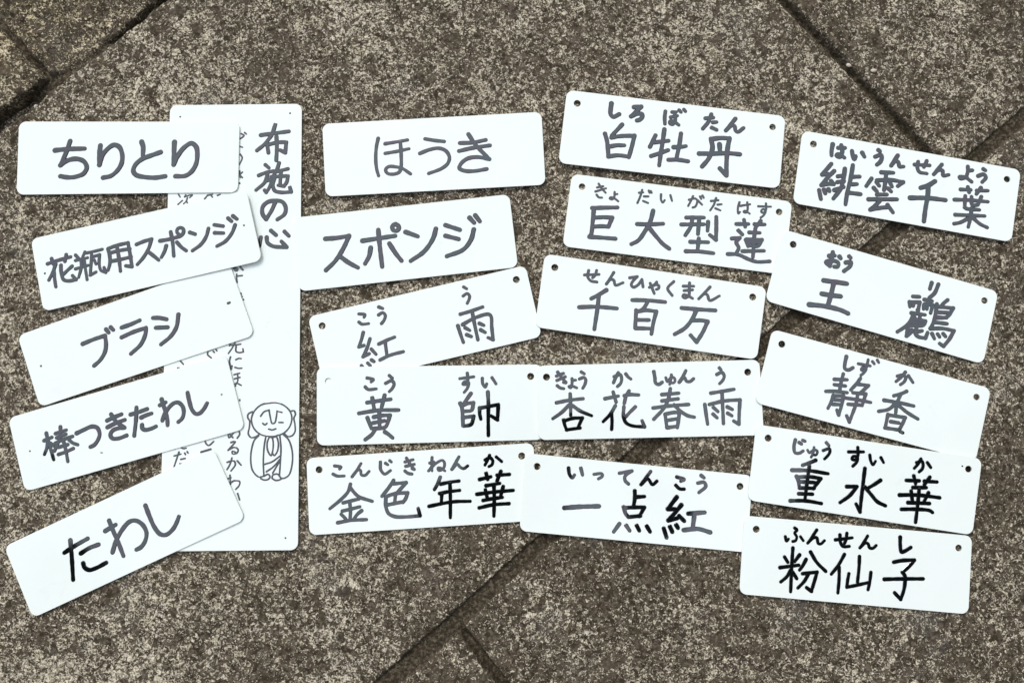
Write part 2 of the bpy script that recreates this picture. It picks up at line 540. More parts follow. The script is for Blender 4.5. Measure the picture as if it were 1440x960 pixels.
def make_plate(key):
    quad, hz, holes, label, group = PLATES[key]
    cw = [on_plane(*quad[0]), on_plane(*quad[1]), on_plane(*quad[3])]
    P = [Vector((c.x, c.y, h / 1000.0 + THICK)) for c, h in zip(cw, hz)]
    n = (P[2] - P[0]).cross(P[1] - P[0]).normalized()
    if n.z < 0:
        n = -n
    p0 = P[0]
    top = [on_plane(px, py, p0, n) for px, py in quad]
    r = CORNER_PX * metres_per_px(*quad[0])
    outline = rounded(top, r)
    cen = sum(top, Vector()) / 4
    base = cen - n * THICK
    is_board = key == 'board'
    e = bpy.data.objects.new("notice_board" if is_board else "name_plate", None)
    e.empty_display_size = 0.02
    e.location = base
    COL.objects.link(e)
    e['label'] = label
    e['category'] = "notice board" if is_board else "name plate"
    if group:
        e['group'] = group
    # sheet with a slightly rounded rim and real drilled holes
    rim = 0.00022
    inner = [p + (cen - p).normalized() * rim for p in outline]
    rings = []
    for hx, hy, hr in holes:
        c = on_plane(hx, hy, p0, n)
        hr = hr * metres_per_px(hx, hy)
        ux = (top[1] - top[0]).normalized()
        uy = n.cross(ux)
        seg = 28 if hr > 0.0015 else 12
        rings.append([c + (ux * math.cos(2 * math.pi * i / seg) + uy * math.sin(2 * math.pi * i / seg)) * hr for i in range(seg)])
    V, F = [], []

    def add(pts):
        s = len(V)
        V.extend(pts)
        return list(range(s, s + len(pts)))

    def band(a, b):
        for i in range(len(a)):
            j = (i + 1) % len(a)
            F.append((a[i], a[j], b[j], b[i]))

    loops = [inner] + rings
    tri = tessellate_polygon(loops)
    flat = [p for l in loops for p in l]
    it = add(flat)
    for t in tri:
        F.append(tuple(it[i] for i in t))
    ib = add([p - n * THICK for p in flat])
    for t in tri:
        F.append(tuple(ib[i] for i in reversed(t)))
    m = len(inner)
    o1 = add([p - n * rim for p in outline])
    o2 = add([p - n * (THICK - rim) for p in outline])
    band(it[:m], o1)
    band(o1, o2)
    band(o2, ib[:m])
    s = m
    for rg in rings:
        k = len(rg)
        band(it[s:s + k], ib[s:s + k])
        s += k
    sh = link_mesh("board_sheet" if is_board else "plate_sheet", V, F, PLASTIC, e, False, base)
    bm = bmesh.new()
    bm.from_mesh(sh.data)
    bmesh.ops.recalc_face_normals(bm, faces=bm.faces)
    bm.to_mesh(sh.data)
    bm.free()
    SHEET[key] = (e, base, p0, n)


for k in PLATES:
    make_plate(k)


# ------------------------------------------------------------------ marker strokes
def parse(s):
    """'x,y x,y! x,y | ...' -> list of polylines; '!' marks a sharp turn"""
    out = []
    for st in s.split('|'):
        cur = []
        for tok in st.split():
            sharp = tok.endswith('!')
            x, y = tok.rstrip('!').split(',')
            cur.append((float(x), float(y)))
            if sharp:
                out.append(cur)
                cur = [cur[-1]]
        if len(cur) > 1 or (cur and not out):
            out.append(cur)
        out.append(None)
    return [p for p in out if p]


def spline(pts, step):
    if len(pts) == 2:
        P = [pts[0]] * 1 + list(pts)
    pts = [Vector(p) for p in pts]
    ext = [pts[0] * 2 - pts[1]] + pts + [pts[-1] * 2 - pts[-2]]
    res = []
    for i in range(1, len(ext) - 2):
        a, b, c, d = ext[i - 1], ext[i], ext[i + 1], ext[i + 2]
        t0 = 0.0
        t1 = t0 + max((b - a).length, 1e-6) ** 0.5
        t2 = t1 + max((c - b).length, 1e-6) ** 0.5
        t3 = t2 + max((d - c).length, 1e-6) ** 0.5
        n = max(2, int((c - b).length / step))
        for k in range(n):
            t = t1 + (t2 - t1) * k / n
            A1 = a * ((t1 - t) / (t1 - t0)) + b * ((t - t0) / (t1 - t0))
            A2 = b * ((t2 - t) / (t2 - t1)) + c * ((t - t1) / (t2 - t1))
            A3 = c * ((t3 - t) / (t3 - t2)) + d * ((t - t2) / (t3 - t2))
            B1 = A1 * ((t2 - t) / (t2 - t0)) + A2 * ((t - t0) / (t2 - t0))
            B2 = A2 * ((t3 - t) / (t3 - t1)) + A3 * ((t - t1) / (t3 - t1))
            res.append(B1 * ((t2 - t) / (t2 - t1)) + B2 * ((t - t1) / (t2 - t1)))
    res.append(pts[-1])
    return res


def glyph(key, name, region, scale, width, text):
    """one written character: every stroke is a raised bead of ink lying on the plate"""
    e, base, p0, n = SHEET[key]
    V, F = [], []
    for si, line in enumerate(parse(text)):
        px = [(region[0] + x / scale, region[1] + y / scale) for x, y in line]
        mid = px[len(px) // 2]
        hw0 = 0.5 * 1.16 * (width / scale) * metres_per_px(*mid)
        pts = spline(px, 1.0)
        W3 = [on_plane(p[0], p[1], p0, n) for p in pts]
        m = len(W3)
        # slow change of pressure along the stroke
        ph, ph2 = random.uniform(0, 6.28), random.uniform(0, 6.28)
        tang = []
        for i in range(m):
            a, b = W3[max(i - 1, 0)], W3[min(i + 1, m - 1)]
            tang.append((b - a).normalized())
        sec = []
        for i in range(m):
            f = i / max(m - 1, 1)
            w = hw0 * (1 + 0.045 * math.sin(ph + i * 0.21) + 0.03 * math.sin(ph2 + i * 0.57))
            w *= 1.05 - 0.10 * f
            sec.append((W3[i], tang[i], w, f))
        caps0 = [(sec[0][0] - tang[0] * sec[0][2] * math.cos(a), tang[0], sec[0][2] * math.sin(a), 0.0) for a in (0.25, 0.6, 0.95, 1.3)]
        caps1 = [(sec[-1][0] + tang[-1] * sec[-1][2] * math.cos(a), tang[-1], sec[-1][2] * math.sin(a), 1.0) for a in (1.3, 0.95, 0.6, 0.25)]
        allsec = caps0 + sec + caps1
        rim = hw0 * 0.24
        lift = 0.00003 + (0.17 if hw0 > 0.0009 else 0.06) * hw0 + (si % 16) * 0.000006
        s = len(V)
        for p, t, w, f in allsec:
            side = n.cross(t)
            inn = max(w - rim, w * 0.25)
            h = (lift + f * 0.000012) * min(1.0, 0.35 + w / hw0)
            lo = 0.00001
            V.extend([p - side * w + n * lo, p - side * inn + n * h, p + side * inn + n * h, p + side * w + n * lo])
        for i in range(len(allsec) - 1):
            a, b = s + i * 4, s + i * 4 + 4
            for j in range(3):
                F.append((a + j, b + j, b + j + 1, a + j + 1))
        F.append((s, s + 1, s + 2, s + 3))
        z = s + (len(allsec) - 1) * 4
        F.append((z + 3, z + 2, z + 1, z))
    o = link_mesh(name, V, F, INK, e, False, base)
    me = o.data
    if len(me.polygons):
        bad = [p.index for p in me.polygons if p.normal.dot(n) < 0]
        if bad:
            bm = bmesh.new()
            bm.from_mesh(me)
            bm.faces.ensure_lookup_table()
            bmesh.ops.reverse_faces(bm, faces=[bm.faces[i] for i in bad])
            bm.to_mesh(me)
            bm.free()
    return o


def write(key, region, scale, width, *chars):
    """chars: (part name, strokes[, own width])"""
    for c in chars:
        glyph(key, c[0], region, scale, c[2] if len(c) > 2 else width, c[1])


KANJI, KANA, SMALL = "kanji", "kana", "small_kana"
write('chiri', (60, 180), 6.0, 36,
      (KANA, "105,190 200,180 355,175 | 232,112 195,215 150,315! 210,275 290,262 350,285 372,335 345,385 280,412 215,418 150,408"),
      (KANA, "487,150 478,240 478,312! 500,240 545,180 600,145 645,160 672,230 665,300 630,360 575,405 510,420"),
      (KANA, "835,118 848,160 845,235 | 995,205 910,235 840,262 780,315 765,365 790,398 860,415 950,420 1035,408"),
      (KANA, "1112,120 1108,210 1105,310! 1140,235 1195,165 1255,130 1295,160 1305,240 1290,315 1250,375 1200,405 1120,408"))
write('kabin', (50, 290), 8.0, 38,
      (KANJI, "135,648 250,610 395,570 | 180,590 200,650 | 345,545 330,620 | 225,650 200,730 150,830 | 205,720 215,820 228,905 | 285,665 290,750 315,825 370,840 455,825! 415,780 | 410,675 360,720 310,770"),
      (KANJI, "450,550 485,585 | 555,515 530,570 | 450,610 585,580 | 450,705 590,665 | 510,600 515,680 485,800 | 545,590 560,700 580,825 | 555,530 650,510 750,485 | 630,545 625,640 615,770 | 615,775 680,740 | 640,570 720,545! 715,640 735,720 790,745! 770,690 | 660,605 680,650", 33),
      (KANJI, "815,480 835,560 835,650 815,720 | 820,475 920,440 1040,412! 1060,520 1085,680! 1015,670 | 840,525 940,500 1060,480 | 845,620 950,600 1075,570 | 915,450 940,600 955,730"))
write('kabin', (180, 280), 8.0, 38,
      (KANA, "95,510 180,475 265,450! 230,560 170,660 105,735 | 225,590 290,640 345,685"),
      (KANA, "360,470 450,455 545,430 600,410 625,370 620,335 590,322 558,335 550,370 575,400 | 480,370 500,470 515,640 | 430,525 410,590 375,655 | 550,485 600,540 655,580"),
      (KANA, "695,375 755,395 | 905,330 880,420 820,510 725,580"),
      (KANA, "970,290 1070,305 | 975,380 1075,383 | 1205,290 1170,380 1095,475 1000,530 | 1125,215 1165,250 | 1180,190 1225,225"))
write('brush', (90, 420), 6.857, 36,
      (KANA, "180,435 290,390 395,355! 405,430 395,510 350,590 290,645 | 405,295 430,325 | 450,275 475,300"),
      (KANA, "555,278 640,248 730,208 | 555,372 670,320 790,280! 785,340 740,440 645,530"),
      (KANA, "858,185 920,185 990,198 | 885,280 1000,275 | 1103,152 1085,270 1030,360 935,440"))
write('brush', (230, 370), 6.857, 22, ("ink_mark", "622,386 637,380"))
write('boutsuki', (50, 550), 9.6, 50,
      (KANJI, "115,665 220,620 | 145,565 165,650 205,780 245,920 | 165,680 150,770 120,850 | 200,700 245,735 | 270,570 415,522 | 285,627 410,578 | 265,700 400,640 500,608 | 335,480 335,560 320,650 255,805 | 430,630 500,695 570,720 | 310,755 435,718 | 310,850 400,820 510,770 | 380,680 410,800 435,945", 44),
      (KANA, "555,565 650,520 760,475 830,490 865,570 845,650 790,725 740,750"),
      (KANA, "965,395 1060,350 1160,310 | 970,485 1090,425 1205,385 | 1020,310 1080,400 1200,490! 1110,500 1040,530 1010,590 1040,635 1120,635 1230,595"))
write('boutsuki', (170, 530), 9.6, 50,
      (KANA, "130,505 230,475 355,430 | 210,410 205,560 180,790 | 275,545 340,515 415,490 | 285,645 290,690 330,712 410,695 475,665"),
      (KANA, "525,380 605,340 | 550,300 590,430 625,560 630,650 | 560,585 590,500 640,420 720,350 780,345 835,400 848,490 825,560 775,605"),
      (KANA, "900,210 925,330 960,440 1010,495 1060,490 1120,430 1165,350"))
write('tawashi', (70, 690), 6.857, 38,
      (KANA, "140,595 230,535 365,458 | 198,475 210,610 225,855 | 300,600 380,550 470,515 | 322,695 335,735 380,760 450,740 545,690"),
      (KANA, "535,385 600,345 635,325 | 572,285 610,380 670,520 710,625 | 605,590 640,480 700,370 770,295 830,285 895,325 932,400 920,480 880,540 835,565"),
      (KANA, "922,140 960,240 1010,350 1065,415 1120,422 1185,370 1225,300 1245,245"))
write('houki', (500, 170), 6.857, 32,
      (KANA, "218,170 200,260 195,380 205,470 222,530 | 285,222 390,205 500,185 | 285,315 400,295 515,270 | 432,205 440,330 438,450 420,495 360,515 305,505 290,470 320,442 390,445 450,460 530,512", 30),
      (KANA, "670,175 760,190 855,200 | 620,315 710,280 800,265 870,290 905,350 890,410 830,460 705,508"),
      (KANA, "1005,215 1130,210 1255,185 | 997,292 1130,262 1295,238 | 1088,130 1160,235 1290,370! 1180,350 1080,365 1020,410 1000,455 1040,480 1140,485 1265,465", 35))
write('sponge', (440, 290), 6.0, 34,
      (KANA, "105,275 200,268 305,250! 260,350 190,460 110,540 | 225,420 300,475 380,518"),
      (KANA, "418,292 550,272 695,250 | 552,200 565,340 585,510 | 488,350 475,420 440,485 | 645,315 700,400 748,460 | 698,152 722,168 725,190 705,208 680,203 670,180 680,158 698,152"),
      (KANA, "782,218 885,255 | 1038,190 1015,270 940,380 825,462"),
      (KANA, "1118,160 1240,200 | 1118,250 1230,278 | 1358,195 1335,280 1270,365 1130,422 | 1322,98 1360,140 | 1370,78 1408,128"))
write('shiro', (840, 140), 9.6, 55,
      (SMALL, "190,55 180,130 180,200 215,235 295,200"),
      (SMALL, "495,105 590,100! 530,160 455,230! 540,195 600,200 605,240 570,275 535,285"),
      (KANJI, "335,340 270,410 195,490 | 103,462 130,560 145,700 150,770 | 190,515 320,495 500,490! 470,620 425,780 | 150,640 260,620 365,620 | 150,770 280,755 410,770", 52),
      (KANJI, "785,485 750,560 710,640 | 770,580 960,558 | 725,765 830,730 955,685 | 905,405 885,550 855,740 835,890 | 1030,645 1150,638 1195,630 | 1129,461 1109,600 1069,790 | 959,815 1090,815 1224,835", 52))
write('shiro', (930, 150), 9.6, 50,
      (SMALL, "55,65 45,150 48,235 | 145,75 200,75 | 125,145 215,125 | 180,80 185,200 150,240 115,225 125,195 180,210 235,250 | 240,50 265,75 | 305,40 325,65", 45),
      (SMALL, "595,160 700,150 | 675,105 640,200 560,300 | 695,215 745,210 | 680,285 745,315", 48),
      (SMALL, "1000,165 940,240 870,325! 940,260 990,265 1000,320 1030,345 1110,290", 48),
      (KANJI, "670,435 690,560 640,700 550,810 | 680,440 800,425 920,430! 895,560 880,750 878,930! 790,835 | 785,510 790,590 | 510,635 700,635 900,630 1060,645", 56))
write('kyodai', (815, 250), 8.727, 25,
      (SMALL, "215,120 290,105 | 195,170 325,130 | 235,75 270,130 320,185 | 210,210 235,240 275,245"),
      (SMALL, "430,175 425,240 400,265 370,255 385,240 430,255 475,290 | 430,205 465,200"),
      (SMALL, "730,185 780,180 | 768,150 745,230 710,310 | 790,230 845,230 | 780,285 840,310 | 850,160 860,185 | 875,165 885,185"),
      (SMALL, "1000,205 1000,270 1020,305 1045,275 | 1115,215 1135,285"),
      (KANJI, "155,372 310,368 465,365 | 175,390 160,550 140,700 120,720 | 190,490 300,485 400,490! 355,600! 270,595 180,600 | 120,725 270,735 440,748", 46),
      (KANJI, "705,568 850,572 1025,565 | 903,405 870,530 800,660 720,770 635,815 | 850,610 940,720 1020,810 1100,870", 47))
write('kyodai', (950, 265), 8.727, 25,
      (SMALL, "165,140 240,125 265,145 260,190 240,225 210,235 | 215,95 190,150 155,215 | 275,150 325,200 | 300,100 315,130 | 330,90 345,115"),
      (SMALL, "435,155 525,145 | 497,120 470,200 425,270 | 515,200 565,195 | 490,245 550,270"),
      (SMALL, "785,170 765,240 770,310 790,290 | 795,215 915,195 | 880,170 885,250 870,295 835,290 850,275 910,310"),
      (SMALL, "1015,220 1170,225 | 1110,185 1110,260 1080,300 1050,285 1070,255 1105,270 1090,320 1045,360"),
      (KANJI, "130,358 350,358 | 70,443 350,440 | 205,365 190,460 120,575 | 290,370 275,560 | 400,410 392,520 | 500,350 500,480 495,630! 420,570 | 180,655 400,660 | 285,615 270,760 | 125,770 300,775 465,795", 44),
      (KANJI, "745,437 895,437 | 840,385 855,470 | 970,440 1095,443 | 1045,400 990,470 | 770,515 820,565 | 690,615 790,605! 745,660 775,730 740,800 | 640,805 760,810 900,870 1000,900 1155,895 | 905,540 1035,545 | 980,490 965,600 950,840 | 860,630 890,710 | 870,625 1060,630! 1010,705 900,700 | 890,665 1030,662 | 820,770 1085,765", 42))
write('haiun', (1140, 195), 8.0, 44,
      (SMALL, "248,65 235,140 235,190 | 310,105 385,105 | 345,75 355,150 330,205 290,190 310,175 380,215"),
      (SMALL, "465,140 475,200 490,235 505,200 | 580,160 605,205"),
      (SMALL, "762,130 778,142 | 725,205 790,185 800,220 780,265 745,295"),
      (SMALL, "980,190 940,250 905,305! 950,255 985,265 1000,315 1045,315", 42),
      (KANJI, "232,285 130,405! 200,400 | 265,365 200,430 120,525! 190,510 260,510 | 230,475 260,515 | 95,580 115,680 | 150,575 165,615 | 200,570 210,590 | 385,340 370,450 340,560 255,675 | 305,425 380,415 | 300,490 375,480 | 265,580 370,545 | 475,300 450,450 410,620 392,740 | 480,430 550,428 | 470,515 520,512 | 440,610 560,625", 44),
      (KANJI, "795,380 930,385 | 850,390 840,480 825,580 | 745,470 900,465 1040,490! 980,535 | 685,450 625,535 | 740,490 770,530 | 890,490 915,540 | 710,555 745,595 | 870,560 905,595 | 745,630 855,630 | 650,683 970,683 | 780,700 730,750 670,800! 780,780 880,770 | 865,745 925,830", 43))
write('haiun', (1270, 215), 8.729, 46,
      (SMALL, "140,145 325,155 | 290,100 255,175 | 185,110 175,180 200,235 290,255", 42),
      (SMALL, "475,145 420,210 375,265! 430,215 485,220 490,280 560,270", 42),
      (SMALL, "795,170 790,250 770,300 | 800,220 850,215 | 780,300 700,315 690,295 760,300 840,355", 42),
      (SMALL, "985,200 1010,215 | 920,285 990,265 1015,305 970,360", 44),
      (KANJI, "390,350 310,400 215,430 | 310,410 300,540 275,680 255,840 | 85,553 300,555 520,580", 52),
      (KANJI, "705,450 830,455 | 795,420 810,485 | 905,465 1040,465 | 955,430 900,505 | 630,575 800,580 1040,600 | 763,530 755,670! 780,685 935,700 | 840,540 850,640 915,640 | 960,540 920,630 | 640,760 1000,775 | 840,680 830,780 800,910 | 790,810 700,855 625,870 | 860,800 940,870 1030,915", 43))
write('kouu', (490, 390), 6.857, 30,
      (SMALL, "100,352 160,360 150,385 | 100,430 130,450 195,445", 26),
      (SMALL, "292,285 330,300 | 290,362 330,340 355,365 345,410 318,445", 28),
      (KANJI, "143,530 125,600 100,670! 150,655 | 208,590 180,680 140,765! 200,735 | 220,690 265,740 | 125,850 140,865 | 185,825 210,850 | 222,795 245,810 | 292,642 370,605 445,575 | 355,630 370,745 | 305,795 400,750 530,715"),
      (SMALL, "1110,92 1140,110 | 1105,180 1145,155 1168,180 1160,220 1145,250", 26),
      (KANJI, "1078,355 1180,325 1295,285 | 1055,465 1085,560 1108,625 | 1100,455 1220,390 1350,355 1375,375 1382,480 1395,600! 1345,580 | 1195,340 1220,470 1248,600 | 1125,485 1170,510 | 1140,552 1185,570 | 1262,443 1305,462 | 1275,505 1318,530", 31))
write('hyakuman', (800, 370), 8.725, 32,
      (SMALL, "190,145 370,138 | 340,90 320,150 290,180 | 243,90 230,160 265,215 345,232"),
      (SMALL, "550,115 510,180 460,255! 510,200 550,210 570,270 665,240"),
      (SMALL, "745,180 840,165! 790,215 765,265 790,295 850,265 895,200! 910,290"),
      (KANJI, "460,330 370,385 275,435 | 365,410 355,520 330,690 312,810 | 125,540 340,535 590,555", 45))
write('hyakuman', (900, 380), 8.73, 32,
      (SMALL, "115,210 200,175 232,195 225,225 200,235 | 205,145 175,185 | 125,160 175,285"),
      (SMALL, "415,138 340,222 395,310"),
      (SMALL, "530,195 660,195 | 540,250 645,240 | 608,155 605,250 600,310 555,340 525,325 535,300 600,320 645,345"),
      (SMALL, "860,205 790,280 720,350! 790,290 825,300 855,370 975,315"),
      (KANJI, "-95,365 100,370 310,390 | 90,395 50,460 15,490 | -47,490 -60,710 | -35,505 70,490 200,505! 165,640 140,780 | -15,609 110,610 | -55,710 120,715", 43),
      (KANJI, "510,462 720,480 925,492 | 690,495 640,600 550,710 425,785 | 650,615 760,615 830,630! 770,760 695,880! 620,795", 45))
write('ouri', (1130, 350), 9.6, 52,
      (SMALL, "345,95 420,90 | 395,45 375,150 355,230! 305,180 400,160 470,190 460,240 415,240 | 485,105 500,125"),
      (SMALL, "615,100 635,120 | 570,185 640,180 630,230 545,300"),
      (KANJI, "270,425 420,445 585,470 | 405,470 370,620 330,760 | 245,605 370,625 500,640 | 75,750 300,775 500,825 600,870", 58))
write('ouri', (1255, 390), 9.6, 46,
      (SMALL, "530,75 505,155 | 620,95 570,210 500,275", 50),
      (KANJI, "275,257 365,262 | 230,330 235,395 | 235,335 370,335! 355,400 345,465 | 285,350 280,385 | 430,300 535,318 | 425,380 420,425 | 430,365 545,370! 515,480 | 470,370 465,425 | 490,320 470,380 | 255,480 440,505 | 340,440 345,490 | 290,490 230,610 150,680 65,735 | 285,560 445,590! 420,640 240,650 | 250,605 400,612 | 300,540 290,640 | 370,540 360,650 | 205,660 190,790! 260,735 | 210,710 265,705 | 325,680 310,760 350,800 445,820! 475,745 | 330,735 400,720 | 745,305 700,340 665,380 | 600,360 580,500 540,640 510,690 | 610,395 820,415! 740,530 590,550 | 600,470 770,478 | 590,535 730,545 | 560,605 735,625 | 510,690 680,690 830,720! 770,830 690,930! 635,890 | 535,760 565,825 | 610,765 635,800 | 685,760 715,795", 47))
write('shizuka', (1150, 490), 8.0, 34,
      (SMALL, "322,90 305,170 305,225 345,240 395,215", 38),
      (SMALL, "455,170 590,195 | 567,125 550,200 520,245 490,240 500,215 545,225 520,270 485,300 | 615,145 635,170 | 670,130 685,155", 30),
      (SMALL, "895,310 960,300 990,325 970,375 930,405 | 985,265 940,320 880,370 | 1020,305 1070,380", 34),
      (KANJI, "185,345 330,350 | 185,405 310,420 | 90,480 200,480 330,495 | 287,285 260,390 245,480 | 175,525 150,600 115,670 | 180,530 290,530! 270,630 235,745! 215,690 | 190,575 270,580 | 170,625 260,630 | 480,335 440,390 370,465 | 450,400 570,415! 500,480 470,500 | 395,495 540,510! 500,640 | 315,555 450,575 595,605 | 340,625 490,635 | 450,510 430,620 395,720 355,825! 325,755", 36),
      (KANJI, "1000,480 930,510 855,530 | 930,520 890,620 875,740 | 745,580 900,605 1080,645 | 880,610 800,680 685,705 | 910,640 1010,720 1125,790 | 790,740 760,880 | 790,745 985,775! 950,850 915,915 | 820,820 910,835 | 755,890 920,915 | 925,930 955,945", 37))
write('kousui', (500, 520), 9.6, 42,
      (SMALL, "155,108 240,130 210,160 | 130,228 170,262 280,255", 38),
      (SMALL, "455,75 495,110 | 405,180 490,145 520,190 495,250 455,292", 40),
      (KANJI, "155,440 320,415 475,395 | 225,375 250,520 | 393,340 350,510 | 45,585 300,545 580,540 | 160,645 215,790 | 245,635 350,615 465,610! 440,690 400,770 230,790 | 235,715 390,685 | 320,560 325,760 | 265,800 220,870 130,940 | 395,835 440,865 500,915", 47))
write('kousui', (635, 515), 9.6, 38,
      (SMALL, "110,165 300,140 | 212,90 220,180 200,240 150,240 180,205 230,215 215,290 170,350", 36),
      (SMALL, "415,160 420,230 455,280 475,235 | 545,150 600,235", 38),
      (KANJI, "262,365 215,430 170,495 | 115,495 140,560 150,680 155,800 | 150,525 215,500 295,490! 270,590 170,605 | 150,690 300,670! 265,780 165,805 | 380,560 380,640 395,710 | 390,560 500,540 630,515! 625,640 620,720! 530,665 | 490,345 497,500 495,700 497,930", 46))
write('kyouka', (770, 515), 9.6, 42,
      (SMALL, "135,75 190,150 250,215 | 120,130 215,95 | 125,190 240,140 | 245,220 215,215 | 130,260 170,290 220,300", 38),
      (SMALL, "330,165 330,230 310,290 285,270 330,265 395,290 | 335,190 380,185", 34),
      (SMALL, "455,75 495,100 | 430,170 490,150 515,180 505,240 475,295", 38),
      (SMALL, "900,140 980,110 1000,170 985,230 945,270 | 955,85 920,150 890,220 | 1055,100 1090,145 1125,170", 40),
      (KANJI, "120,490 300,455 480,435 | 305,370 310,480 312,660 | 290,520 190,620 70,705 | 340,530 440,600 595,665 | 215,720 235,800 260,860 | 225,735 340,700 470,695! 435,770 410,830 | 255,855 440,830", 43),
      (KANJI, "775,435 955,400 | 885,345 925,480 | 1035,395 1100,380 1230,385 | 1100,330 1060,400 1035,500 | 915,530 850,640 750,745 | 865,640 870,740 865,850 | 1030,545 1025,680 1060,760 1140,800 1310,815! 1275,730 | 1185,545 1120,610 1045,690", 43))
write('kyouka', (910, 515), 10.107, 46,
      (SMALL, "95,75 110,160 120,235 165,255 215,225", 46),
      (SMALL, "265,160 290,215 350,150 395,180 385,230 340,235 | 345,120 340,180 320,255", 36),
      (SMALL, "550,60 510,140 455,225! 530,160 560,210 610,215 660,175", 42),
      (SMALL, "1025,20 1050,50 | 990,115 1060,85 1095,130 1080,190 1030,245", 42),
      (KANJI, "210,400 450,380 | 210,490 440,460 | 85,590 330,560 590,540 | 330,315 305,450 240,590 95,750 | 380,545 480,640 580,700 670,720 | 255,680 270,780 280,870 | 265,675 370,655 460,650! 445,770 430,870 | 290,765 420,745 | 285,870 430,850", 46),
      (KANJI, "905,380 1060,355 1235,325 | 820,540 840,690 860,820 | 885,540 1100,490 1320,475! 1310,640 1305,820! 1230,775 | 1065,375 1075,600 1085,810 | 940,580 1005,640 | 935,675 995,730 | 1140,575 1210,610 | 1145,665 1205,700", 46))
write('konjiki', (460, 635), 9.143, 36,
      (SMALL, "95,180 180,195 160,220 | 75,285 130,310 220,310", 34),
      (SMALL, "435,150 380,240 320,320! 400,230 430,240 440,295 490,300 540,250", 34),
      (SMALL, "685,130 690,230 740,285 815,240 | 750,145 780,165 | 805,112 825,130", 36),
      (SMALL, "1000,130 1105,100 | 1010,185 1120,160 | 1020,80 1070,160 1120,225! 1090,215 | 1000,245 1040,275 1090,285", 36),
      (KANJI, "300,415 270,510 180,610 35,730 | 300,465 400,570 580,635 | 205,655 300,630 410,605 | 195,760 300,735 420,705 | 290,640 300,760 295,870 | 180,800 240,860 | 445,755 390,800 345,860 | 135,910 300,880 505,870", 40),
      (KANJI, "855,365 800,450 705,570 | 850,410 1015,395! 950,470 890,530 | 765,570 880,535 1035,525! 1010,600 975,650 | 755,580 755,700 790,790 870,830 1000,835 1195,820! 1170,725 | 880,540 870,640 | 780,680 980,640", 42))
write('konjiki', (595, 630), 9.143, 42,
      (SMALL, "115,115 110,210 115,290 | 85,190 140,175 70,290! 170,190 250,155 275,190 260,260 200,285 190,250 230,255 280,290", 32),
      (SMALL, "460,110 370,270! 440,205 475,240 520,260 575,225", 36),
      (SMALL, "795,150 860,120 895,160 885,210 845,235 | 855,90 830,150 795,215 | 940,110 1010,170", 38),
      (KANJI, "220,370 190,450 145,530 | 225,460 340,435 460,420 | 210,580 340,555 470,540 | 240,590 235,690 | 75,745 240,710 400,685 605,680 | 345,450 350,600 350,890", 42),
      (KANJI, "725,400 870,365 | 810,320 830,400 | 950,345 1110,335 | 1000,295 950,420 | 810,480 985,450 | 690,590 920,560 1160,540 | 800,530 825,640 | 1030,490 1000,600 | 770,670 900,645 1020,630 | 720,765 900,725 1105,710 | 910,470 915,650 910,870", 44))
write('itten', (780, 645), 6.261, 30,
      (SMALL, "122,80 130,135 155,165 175,140 | 230,80 245,140", 28),
      (SMALL, "345,135 415,130 420,150 385,175", 24),
      (SMALL, "570,125 680,105! 620,150 620,190 650,220", 27),
      (SMALL, "845,110 800,170 760,225! 820,175 860,225 900,195", 28),
      (SMALL, "1075,158 1140,180 1110,195 | 1065,230 1100,262 1140,265", 28),
      (SMALL, "1290,145 1315,165 | 1260,212 1315,205 1330,240 1270,295", 28),
      (KANJI, "85,430 220,420 390,415", 36),
      (KANJI, "705,280 705,350 695,410 | 705,335 790,330 | 605,420 625,480 650,510 | 610,430 700,425 790,425! 745,505 | 650,510 755,500 | 570,570 520,640 | 630,585 660,630 | 722,585 745,630 | 810,590 840,640", 32),
      (KANJI, "1075,335 995,440! 1060,440 | 1115,405 1070,460 1000,540! 1080,520 | 1095,500 1140,545 | 960,610 985,690 | 1015,595 1035,640 | 1070,580 1085,605 | 1175,480 1320,470 | 1230,490 1215,610 | 1135,625 1260,615 1370,645", 35))
write('juusui', (1105, 610), 8.0, 36,
      (SMALL, "108,65 92,140 105,210 150,215 195,190 | 150,95 175,110 | 190,70 215,80", 34),
      (SMALL, "245,180 265,210 320,175 355,195 340,235 300,230 | 318,150 310,210 285,260", 27),
      (SMALL, "455,95 485,130 | 420,185 490,165 495,205 470,245 435,280", 32),
      (KANJI, "335,295 260,325 190,350 | 70,405 250,410 475,445 | 120,475 140,520 150,580 | 125,485 270,480 395,500! 340,570 310,615 | 150,535 330,545 | 155,605 320,610 | 145,670 300,675 | 265,360 245,500 215,740 | 50,750 220,750 400,780", 39),
      (SMALL, "705,200 875,200 | 810,150 810,240 780,290 745,280 760,250 805,260 800,310 755,360", 34),
      (KANJI, "685,590 800,590! 720,690 610,770 | 890,385 870,550 850,720 835,875! 790,785 | 1065,520 990,570 920,610 | 890,595 960,680 1030,760 1120,805", 40))
write('juusui', (1215, 620), 8.0, 40,
      (SMALL, "65,155 75,220 100,265 130,225 | 190,185 220,240", 32),
      (SMALL, "590,240 650,225 665,265 655,310 620,345 | 640,200 600,265 565,305 | 712,240 750,295", 34),
      (KANJI, "475,440 620,445 | 560,390 580,475 | 680,450 820,458 | 740,405 680,485 | 550,520 700,522 | 400,605 600,605 850,635 | 530,560 545,680 | 725,580 670,690 | 495,690 735,700 | 420,765 600,765 740,780 770,800 | 620,540 605,700 580,910", 40))
